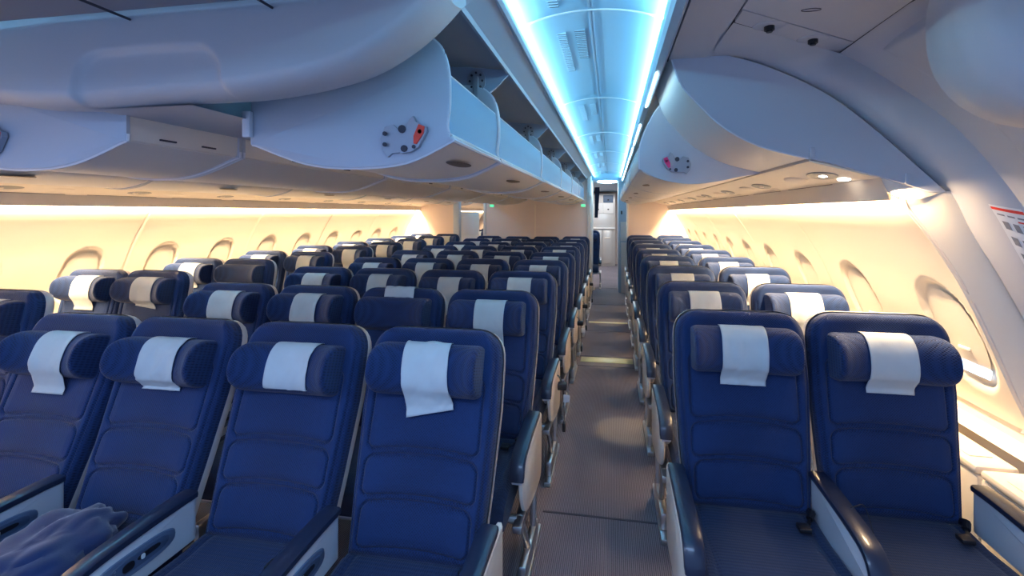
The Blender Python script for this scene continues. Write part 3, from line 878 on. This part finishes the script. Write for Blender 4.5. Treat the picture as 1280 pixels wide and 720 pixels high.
# warm wall-wash lamps hidden behind the lips
area('wall_wash_right', (1.062, 5.20, 1.665), (0, R(-12), 0), .03, 6.70, (1, .70, .40), 215)
area('wall_wash_left', (CX-1.062, 4.2, 1.668), (0, R(12), 0), .03, 9.0, (1, .70, .40), 320)
area('wall_wash_next', (CX-1.062, 11.1, 1.668), (0, R(12), 0), .03, 4.6, (1, .70, .39), 160)

# ------------------------------------------------------------------ near ceiling, arch and linings on the right
def slab(bm, poly, z0, z1, mi=0):
    return loft(bm, [[(x, y, z) for x, y in poly] for z in (z0, z1)], True, mi)
bm = bmesh.new()
slab(bm, [(.228, 1.905), (.386, 1.905), (.386, -.6), (.228, -.6)], 2.2, 2.212)
slab(bm, [(.392, 1.462), (.866, 1.806), (.866, -.6), (.392, -.6)], 2.2, 2.212)
struct('ceiling_entry', bm, M['lining'], smooth=False)
bm = bmesh.new(); slab(bm, [(.2, 1.97), (.9, 1.97), (.9, -.6), (.2, -.6)], 2.216, 2.222); struct('trim_40', bm, M['dark'], smooth=False)
t = empty('air_nozzle_panel', (.63, 1.68, 2.2)); tag(t, 'ceiling panel strip with two dark round air nozzles above the right-hand arch', 'air nozzle panel')
bm = bmesh.new(); slab(bm, [(.395-.63, 1.558-1.68), (.866-.63, 1.925-1.68), (.866-.63, 1.812-1.68), (.395-.63, 1.468-1.68)], -.001, .011); build('plate', bm, M['lining'], t, smooth=False)
for x, y in ((.513, 1.60), (.705, 1.748)):
    bm = bmesh.new(); disc(bm, (x-.63, y-1.68, -.001), .052, .036, 26, .002, '-z', 0, dome=.003); build('nozzle_dish', bm, M['lining'], t)
    bm = bmesh.new(); disc(bm, (x-.63, y-1.68, -.004), .016, .016, 18, .014, '-z', 0); disc(bm, (x-.63, y-1.68, -.018), .010, .010, 14, .006, '-z', 0); build('nozzle', bm, M['black'], t)
bm = bmesh.new(); tube(bm, [(.60+.028*math.cos(a*math.pi/8), 1.50+.010*math.sin(a*math.pi/8), 2.199) for a in range(17)], .0012, 5)
o = build('ceiling_catch', bm, M['dark'], None); tag(o, 'small oval catch outline in the ceiling panel above the air nozzles', 'catch')
# arch: a band that runs from the flat ceiling down into the side wall
AI = [(.39, 1.90, 2.205), (.50, 1.915, 2.198), (.66, 1.92, 2.136), (.847, 1.93, 2.032), (1.016, 1.93, 1.884), (1.152, 1.93, 1.747), (1.235, 1.92, 1.655), (1.30, 1.91, 1.52), (1.40, 1.90, 1.33), (1.50, 1.90, 1.12), (1.57, 1.90, .9), (1.60, 1.90, .6), (1.60, 1.90, 0)]
AO = [(.392, 1.562, 2.2), (.62, 1.735, 2.2), (.86, 1.90, 2.19), (.981, 1.86, 2.089), (1.165, 1.82, 1.915), (1.283, 1.80, 1.757), (1.375, 1.78, 1.596), (1.482, 1.77, 1.37), (1.60, 1.76, 1.1), (1.655, 1.76, .95), (1.68, 1.76, .8), (1.69, 1.76, .6), (1.69, 1.76, 0)]
AIs = smoothpoly(AI, 6); AOs = smoothpoly(AO, 6)
def arch_pt(t, w):
    a = Vector(AIs[t]); b = Vector(AOs[t]); p = a.lerp(b, w)
    return p+Vector((-.010, -.022, -.008))*math.sin(w*math.pi)
bm = bmesh.new(); grid(bm, [[tuple(arch_pt(t, k/8)) for k in range(9)] for t in range(len(AIs))])
struct('wall_arch', bm, M['lining'], norm=False)
# filler between the end of the wall panels and the arch
bm = bmesh.new(); rows = []
for k in range(30):
    z = 1.66-k*.031; x = wall_pt(z)[0] if z > .77 else 1.5
    zz = z; xi = None; yi = 1.905
    for a, b in zip(AIs, AIs[1:]):
        if b[2] <= z <= a[2]: xi = a[0]+(b[0]-a[0])*(a[2]-z)/(a[2]-b[2])
    xi = (xi or x+.1)+.01
    rows.append([(x+(xi-x)*q/6, 1.957-.052*math.sin(q/6*math.pi/2), z) for q in range(7)])
grid(bm, rows); struct('wall_return', bm, M['wall'], norm=False)
bm = bmesh.new(); tube(bm, [(wall_pt(1.64-k*.05)[0]+.012, 1.952, 1.64-k*.05) for k in range(17)], .006, 6); struct('trim_41', bm, M['cream'])
# outer lining: the vaulted shell of the door zone, coming towards the viewer
bm = bmesh.new(); rows = []
for t_ in range(12, len(AOs)):
    p = Vector(AOs[t_]); row = []
    for k in range(13):
        a = k/12; y = p.y-a*2.3
        off = .05*math.sin(min(1, a*6)*math.pi/2)+.03*a
        nrm = Vector((.6, 0, .5)) if p.z > 1.5 else Vector((1, 0, .1))
        q = p+nrm*off; row.append((q.x, y, min(q.z, 2.26)))
    rows.append(row)
grid(bm, rows); struct('wall_door_zone', bm, M['lining'], norm=False)
# raised soft-edged lining panel on the vault, and rounded header at the upper right
bm = bmesh.new(); rows = []
for i in range(61):
    u = i/60; row = []
    t_ = 14.5+u*17; k0 = int(t_); fr = t_-k0; p = Vector(AOs[k0]).lerp(Vector(AOs[min(k0+1, len(AOs)-1)]), fr)
    for j in range(45):
        v = j/44; e = min(u, 1-u, v, 1-v)*16; h = .034*min(1, e)**.7
        row.append((p.x+.035-h*.8, p.y-.09-v*.55, p.z+.03-h*.7))
    rows.append(row)
grid(bm, rows); struct('trim_42', bm, M['lining'], norm=False)
def blob_header(name, cs, mat_, label=None):
    bm = bmesh.new(); loft(bm, cs); o = struct(name, bm, mat_); return o
rings = []
for y, rx, rz in ((1.40, .10, .08), (1.38, .24, .20), (1.33, .305, .262), (1.26, .318, .275), (1.19, .312, .268), (1.14, .285, .24), (1.115, .235, .19), (1.10, .215, .17), (1.08, .222, .176), (1.03, .242, .196), (.95, .258, .208), (.80, .265, .214), (.3, .27, .214), (-.2, .27, .214)):
    rings.append([(1.10+.05*max(0, y-1.1)+rx*math.copysign(abs(math.cos(q*math.pi/24))**.85, math.cos(q*math.pi/24)), y, 2.05+rz*math.copysign(abs(math.sin(q*math.pi/24))**.85, math.sin(q*math.pi/24))) for q in range(48)])
RR = []
for r0, r1 in zip(rings, rings[1:]):
    for k in range(3): RR.append([tuple(a_+(b_-a_)*k/3 for a_, b_ in zip(p, q)) for p, q in zip(r0, r1)])
RR.append(rings[-1])
blob_header('trim_43', RR, M['lining'])

# safety placard on the arch: red line, small grey pictures and lines of print
t = empty('safety_placard', (1.34, 1.80, 1.50)); tag(t, 'white safety placard with a red line and grey pictograms on the right-hand arch', 'placard')
def pl_pt(u, v):
    # u across (0..1), v down (0..1) on the arch surface, moved a little off it
    tt = 36.2+v*9; k0 = int(tt); w = .52+u*.42
    p = arch_pt(k0, w).lerp(arch_pt(min(k0+1, len(AIs)-1), w), tt-k0); return p
def quad(bm, u0, u1, v0, v1, off, mi=0, n=6):
    rows = []
    for i in range(n+1):
        row = []
        for j in range(n+1):
            p = pl_pt(u0+(u1-u0)*j/n, v0+(v1-v0)*i/n)+Vector((-.3, -.9, 0))*off-Vector(t.location); row.append(tuple(p))
        rows.append(row)
    grid(bm, rows, mi)
bm = bmesh.new(); quad(bm, 0, 1, 0, 1, .003); build('sheet', bm, M['paper'], t, norm=False)
bm = bmesh.new(); quad(bm, .0, 1, .03, .07, .0045); build('red_line', bm, M['red'], t, norm=False)
bm = bmesh.new()
for i in range(4):
    for j in range(3):
        quad(bm, .10+j*.3, .28+j*.3, .22+i*.19, .32+i*.19, .0045, 0, 2)
for j in range(3): quad(bm, .08+j*.3, .30+j*.3, .12, .14, .0045, 0, 2)
build('pictograms', bm, M['ctext'], t, norm=False)
bm = bmesh.new()
for i in range(4): quad(bm, .62, .95, .17+i*.19, .19+i*.19, .0048, 0, 2)
build('red_print', bm, M['red'], t, norm=False)

# ------------------------------------------------------------------ header fairing across the front of the middle bins
FB = [(-2.6, 1.975), (-2.2, 1.965), (-1.97, 1.94), (-1.78, 1.909), (-1.596, 1.901), (-1.36, 1.912), (-1.03, 1.914), (-.86, 1.932), (-.70, 1.966), (-.59, 2.02), (-.51, 2.075), (-.45, 2.13), (-.43, 2.155), (-.38, 2.21)]
def fairing_pt(x, v):
    zb = interp(x, FB)+(0); zb = sum(interp(x+d, FB) for d in (-.05, -.025, 0, .025, .05))/5
    yf = 1.10+.10*max(0, (-1.7-x))**1.3
    zt = 2.30
    if v < .55:                                  # front face, from the top down, bulging
        a = v/.55; z = zt+(zb+.045-zt)*a; y = yf+.055-.055*math.sin(a*math.pi*.5)**1.2
    elif v < .8:
        a = (v-.55)/.25*math.pi/2; z = zb+.045-.045*math.sin(a); y = yf+.075*(1-math.cos(a))
    else:
        a = (v-.8)/.2; z = zb+.02*a*a; y = yf+.075+.09*a
    return Vector((x, y, z))
bm = bmesh.new(); rows = []
nx_ = 300; vs_ = [k/120 for k in range(121)]
for i in range(nx_+1):
    x = -2.6+i*(2.6-.43)/nx_; row = []
    for v in vs_:
        p = fairing_pt(x, v)
        # shallow moulded panel, open at the bottom
        xl = -1.55+.05*max(0, (2.0-p.z))*-1; zt = 2.045+.0*x
        cx_ = -1.335; hw_ = .235+(2.05-p.z)*.12
        d = rrect(p.x-cx_, p.z, hw_, 1.55, 2.052-.02*abs(p.x-cx_), .07)
        dep = .020*(1/(1+math.exp(max(-60, min(60, d/.0045))))) + .004*math.exp(-(d/.008)**2)
        if v < .8: p.y += dep
        row.append(tuple(p))
    rows.append(row)
grid(bm, rows); struct('wall_header', bm, M['lining'], norm=False)
# end of the header on the aisle side
bm = bmesh.new(); loop = [tuple(fairing_pt(-.43, v)) for v in vs_[::3]]
loop += [(-.43, 1.30, 2.20), (-.43, 1.30, 2.30)]
cap(bm, [bm.verts.new(p) for p in loop]); struct('trim_45', bm, M['lining'], norm=False)
# low ceiling before the header, with panel joints; shade put into its dark colour
FRONTC = mat('front ceiling shade tone', (.27, .28, .33), .6)
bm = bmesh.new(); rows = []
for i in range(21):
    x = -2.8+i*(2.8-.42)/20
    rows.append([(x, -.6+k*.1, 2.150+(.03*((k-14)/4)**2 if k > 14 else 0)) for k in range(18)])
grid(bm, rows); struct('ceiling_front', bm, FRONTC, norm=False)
bm = bmesh.new()
for (xa, ya), (xb, yb) in (((-1.40, -.3), (-1.40, 1.12)), ((-.93, -.3), (-.93, 1.12)), ((-2.6, .93), (-.5, .93)), ((-1.9, -.3), (-1.9, 1.12))):
    tube(bm, [(xa, ya, 2.149), (xb, yb, 2.149)], .004, 5)
struct('trim_46', bm, M['dark'])
bm = bmesh.new(); sheet(bm, [(-.352, 2.325), (-.352, 2.272), (-.362, 2.262), (-.375, 2.268), (-.405, 2.255), (-.455, 2.225), (-.462, 2.212), (-.475, 2.216), (-.475, 2.33)], -.6, 1.36); struct('trim_47', bm, M['rail'], norm=False)

# ------------------------------------------------------------------ bulkheads and what lies beyond
BY = 8.5
bm = bmesh.new(); box(bm, -2.40, -.455, BY, BY+.06, 0, 2.3); struct('wall_bulkhead_centre', bm, M['bulk'], smooth=False)
bm = bmesh.new(); box(bm, -1.45, -1.43, BY-.008, BY, .9, 1.74); struct('trim_48', bm, M['cream'], smooth=False)
bm = bmesh.new(); box(bm, -.455, -.385, BY-.02, BY+1.0, 0, 2.3, .008); struct('trim_49', bm, M['white'])
bm = bmesh.new(); box(bm, -2.46, -2.40, BY-.02, BY+.5, 0, 2.3, .008); struct('trim_50', bm, M['white'])
bm = bmesh.new(); box(bm, .30, 1.7, 8.6, 8.66, 0, 2.3); struct('wall_bulkhead_right', bm, M['bulk'], smooth=False)
bm = bmesh.new(); box(bm, .27, .31, 8.56, 8.7, 0, 2.3, .006); struct('trim_51', bm, M['white'])
bm = bmesh.new(); box(bm, -4.6, -3.10, 8.6, 8.66, 0, 2.3); struct('wall_bulkhead_left', bm, M['bulk'], smooth=False)
bm = bmesh.new(); box(bm, -3.10, -2.98, 8.58, 8.72, 0, 2.3, .006); struct('trim_52', bm, M['rail'])
bm = bmesh.new(); box(bm, -4.7, 2.0, 14.15, 14.2, 0, 2.5); struct('wall_rear', bm, M['bulk'], smooth=False)
bm = bmesh.new(); box(bm, 1.72, 1.76, -1.2, 14.2, 0, 2.5); struct('wall_outer_right', bm, M['wall'], smooth=False)
bm = bmesh.new(); box(bm, -4.70, -4.66, -1.2, 14.2, 0, 2.5); struct('wall_outer_left', bm, M['wall'], smooth=False)
bm = bmesh.new(); box(bm, -4.7, 1.8, -.6, 14.2, 2.46, 2.5); struct('ceiling_shell', bm, M['cavity'], smooth=False)
bm = bmesh.new(); box(bm, -4.7, 1.8, 9.0, 14.2, 2.22, 2.25); struct('ceiling_galley', bm, M['ceil'], smooth=False)
bm = bmesh.new(); box(bm, -4.7, 1.8, 8.98, 9.0, 2.22, 2.5); struct('trim_53', bm, M['ceil'], smooth=False)
bm = bmesh.new(); plate(bm, [(1.0, 1.722), (1.03, 1.655), (1.08, 1.632), (1.14, 1.632), (1.20, 1.652), (1.094, 1.692)], 1.905, 1.93); struct('trim_54', bm, M['cream'])
# exit signs
for (x, lab) in ((-.53, 'green exit sign at the right end of the middle bulkhead'), (-2.28, 'green exit sign at the left end of the middle bulkhead')):
    t = empty('exit_sign', (x, BY-.02, 1.715)); tag(t, lab, 'exit sign')
    bm = bmesh.new(); box(bm, -.045, .045, -.012, .02, -.028, .028, .004); build('case', bm, M['white'], t)
    bm = bmesh.new(); box(bm, -.038, .038, -.016, -.011, -.021, .021); build('face', bm, M['green'], t)
    cu = bpy.data.curves.new('exit_text', 'FONT'); cu.body = 'EXIT'; cu.size = .034; cu.align_x = 'CENTER'; cu.align_y = 'CENTER'; cu.extrude = .0008
    o_ = bpy.data.objects.new('lettering', cu); C.objects.link(o_); bpy.context.view_layer.update()
    me = bpy.data.meshes.new_from_object(o_.evaluated_get(bpy.context.evaluated_depsgraph_get())); bpy.data.objects.remove(o_); me.materials.clear(); me.materials.append(M['paper'])
    o = bpy.data.objects.new('lettering', me); o.rotation_euler = (R(90), 0, 0); o.location = (0, -.0175, 0); link(o, t)
# galley at the end of the right aisle
t = empty('galley_unit', (-.2, 13.6, 0)); tag(t, 'pale metal galley unit with container doors at the far end of the right aisle', 'galley')
bm = bmesh.new(); box(bm, -.75, .30, .0, .45, 0, 2.15, .01); build('body', bm, M['galley'], t)
for i, (x0, x1, z0, z1) in enumerate(((-.34, -.06, 1.56, 1.86), (-.05, .24, 1.56, 1.86), (-.34, -.06, 1.88, 2.1), (-.05, .24, 1.88, 2.1), (-.62, -.35, 1.56, 1.86))):
    d = build('container_door', (lambda b: (box(b, x0, x1, -.03, 0, z0, z1, .006), b)[1])(bmesh.new()), M['white'] if i != 3 else M['ctrl'], t)
    bm = bmesh.new(); disc(bm, ((x0+x1)/2, -.03, (z0+z1)/2-.03), .028, .02, 12, .01, 'y', 0); build('handle', bm, M['black'], d)
bm = bmesh.new(); box(bm, -.75, .30, -.06, .02, 1.10, 1.14, .006); build('worktop', bm, M['white'], t)
for x0 in (-.62, -.35, -.06):
    d = build('trolley_door', (lambda b: (box(b, x0, x0+.26, -.025, 0, .08, 1.06, .006), b)[1])(bmesh.new()), M['galley'], t)
    bm = bmesh.new(); box(bm, x0+.05, x0+.21, -.04, -.02, .82, .86, .004); build('handle', bm, M['cream'], d)
# tall cabinet to the right of the aisle with a notice on it, and side wall
t = empty('cabinet', (.155, 9.6, 0)); tag(t, 'tall blue-grey cabinet with a white notice right of the far aisle', 'cabinet')
bm = bmesh.new(); box(bm, -.03, .6, -.5, .6, 0, 2.2, .01); build('body', bm, M['rail'], t)
bm = bmesh.new(); box(bm, .02, .05, -.52, -.495, 1.55, 1.62, .004); build('lock', bm, M['black'], t)
bm = bmesh.new(); box(bm, .18, .9, 9.06, 9.09, .0, 1.0, .004); o = build('low_partition', bm, M['bulk']); tag(o, 'low pale partition at the foot of the tall grey cabinet', 'partition')
bm = bmesh.new(); box(bm, .17, .46, 9.094, 9.099, 1.02, 1.40); o = build('notice', bm, M['paper']); tag(o, 'white paper notice hanging beside the far right aisle', 'notice')
bm = bmesh.new(); box(bm, -3.10, -2.66, 8.87, 8.90, 0, 1.60, .01); o = build('partition', bm, M['white']); tag(o, 'white chest-high partition standing in the left doorway', 'partition')
bm = bmesh.new(); box(bm, -3.0, -2.76, 8.865, 8.869, 1.16, 1.52); o = build('notice', bm, M['paper']); tag(o, 'white paper notice in the left doorway', 'notice')
# curtain
bm = bmesh.new(); rows = []
for i in range(40):
    u = i/39; rows.append([(-.38+.11*u*(1-.5*min(1, max(0, (k/10-.1)))), 10.2+.015*math.sin(u*30), 2.15-k*.085) for k in range(9)])
grid(bm, rows); o = build('curtain', bm, M['curtain'], norm=False); tag(o, 'dark blue curtain tied back left of the far aisle', 'curtain')
# round ceiling lamp cluster near the galley
t = empty('ceiling_light', (-.09, 9.3, 2.215)); tag(t, 'bright round ceiling light over the far end of the right aisle', 'ceiling light')
bm = bmesh.new(); disc(bm, (0, 0, 0), .20, .28, 30, .01, '-z', 0, dome=.02); build('diffuser', bm, M['strip_c'], t)
bm = bmesh.new()
for k in range(6): disc(bm, (.11*math.cos(k*1.05), .16*math.sin(k*1.05), -.024), .016, .016, 10, .012, '-z', 0)
build('spot', bm, M['rail'], t)
area('galley_lamp', (-.2, 11.8, 2.18), (0, 0, 0), 1.2, 2.6, (.9, .93, 1), 45)
area('next_cabin_lamp', (-2.7, 11, 2.18), (0, 0, 0), .4, 3, (.8, .9, 1), 16)

# ------------------------------------------------------------------ loose things
def crumpled(cx_, cy_, cz_, a, b, h, seed, rot=0):
    bm = bmesh.new(); rows = []
    for i in range(41):
        ph = math.pi*i/40; row = []
        for j in range(64):
            th = 2*math.pi*j/64
            x = a*math.copysign(abs(math.sin(ph)*math.cos(th))**.75, math.cos(th)); y = b*math.copysign(abs(math.sin(ph)*math.sin(th))**.75, math.sin(th)); z = h*math.cos(ph)
            n = abs(noise.noise(Vector((x*7+seed, y*7, z*7))))+.5*abs(noise.noise(Vector((x*16+seed, y*13, z*16))))
            f = 1+.55*(n-.25); p = Vector((x*f, y*f, z*f)); p.rotate(Matrix.Rotation(rot, 3, 'Z')); p.z = max(p.z, -h*.75)
            row.append((cx_+p.x, cy_+p.y, cz_+p.z+h*.75))
        rows.append(row)
    grid(bm, rows, wrapv=True); clean(bm, 1e-4); return bm
bm = crumpled(-1.69, 1.10, .497, .13, .21, .06, 3, .25)
o = build('blanket', bm, M['blanket']); tag(o, 'crumpled blue blanket lying on the second front seat from the left', 'blanket')
bm = crumpled(-.62, 1.96, .472, .10, .10, .035, 9)
o = build('plastic_bag', bm, M['bag']); tag(o, 'small crumpled clear bag on the second-row seat by the right aisle', 'bag')
bm = crumpled(1.02, 2.42, .472, .13, .12, .06, 5)
o = build('plastic_bag', bm, M['bag']); tag(o, 'crumpled see-through bag on the second-row window seat at the right', 'bag')
# thin wire looped over the middle armrest of the right-hand front pair
bm = bmesh.new()
tube(bm, smoothpoly([(.757, 1.62, .50), (.750, 1.60, .57), (.752, 1.60, .625), (.775, 1.60, .640), (.80, 1.61, .638), (.812, 1.60, .60), (.815, 1.56, .53)], 8), .0014, 6)
o = build('earphone_wire', bm, M['wiring']); tag(o, 'thin black wire looped over the armrest between the two front right seats', 'wire')

for a_ in (((.5, 3.35, 1.76), (.10, 3.35, 0)), ((.45, 4.9, 1.76), (-.06, 4.85, 0)), ((.45, 6.6, 1.76), (-.06, 6.6, 0)), ((.45, 8.2, 1.76), (-.06, 9.0, 0))):
    pass
# ------------------------------------------------------------------ added fill lights over the viewer, floor spots and world
area('front_fill_light', (-.35, .15, 2.15), (R(-8), 0, 0), 1.6, .5, (.40, .58, 1), 22)  # added bluish fill over the viewer, no visible fitting
area('front_fill_light', (-1.9, .2, 2.12), (R(-8), 0, 0), 1.2, .5, (.40, .58, 1), 12)
def spot(loc, tgt, e, col=(1, .85, .45), size=30):
    l = bpy.data.lights.new('floor_patch_spot', 'SPOT'); l.energy = e; l.color = col; l.spot_size = R(size); l.spot_blend = .5; l.shadow_soft_size = .02
    o = bpy.data.objects.new('floor_patch_spot', l); o.location = loc; C.objects.link(o)
    o.rotation_euler = (Vector(tgt)-Vector(loc)).to_track_quat('-Z', 'Y').to_euler(); return o
W = bpy.data.worlds.new('World'); S.world = W; W.use_nodes = True
for i_, (lx, ty) in enumerate(((.2, 3.35), (.2, 4.85), (.2, 6.6))):
    spot((.20, ty+.1, 1.76), ((.10, -.06, -.06)[i_], ty, 0), 45, (1, .85, .45), 16)  # added spots that make the warm patches on the aisle floor
bg = W.node_tree.nodes['Background']; bg.inputs[0].default_value = (.33, .53, 1, 1); bg.inputs[1].default_value = .74

# ------------------------------------------------------------------ camera
cam = bpy.data.cameras.new('camera'); co = bpy.data.objects.new('camera', cam); C.objects.link(co); S.camera = co
co.location = (0, 0, 1.58); co.rotation_euler = (R(90), 0, .1642)
cam.sensor_width = 36; cam.lens = 566/1280*36; cam.shift_x = (640-671)/1280; cam.shift_y = -(360-266)/1280; cam.clip_start = .02
S.view_settings.view_transform = 'Standard'; S.view_settings.look = 'None'; S.view_settings.gamma = 1; S.view_settings.exposure = .38
S.view_settings.use_curve_mapping = False
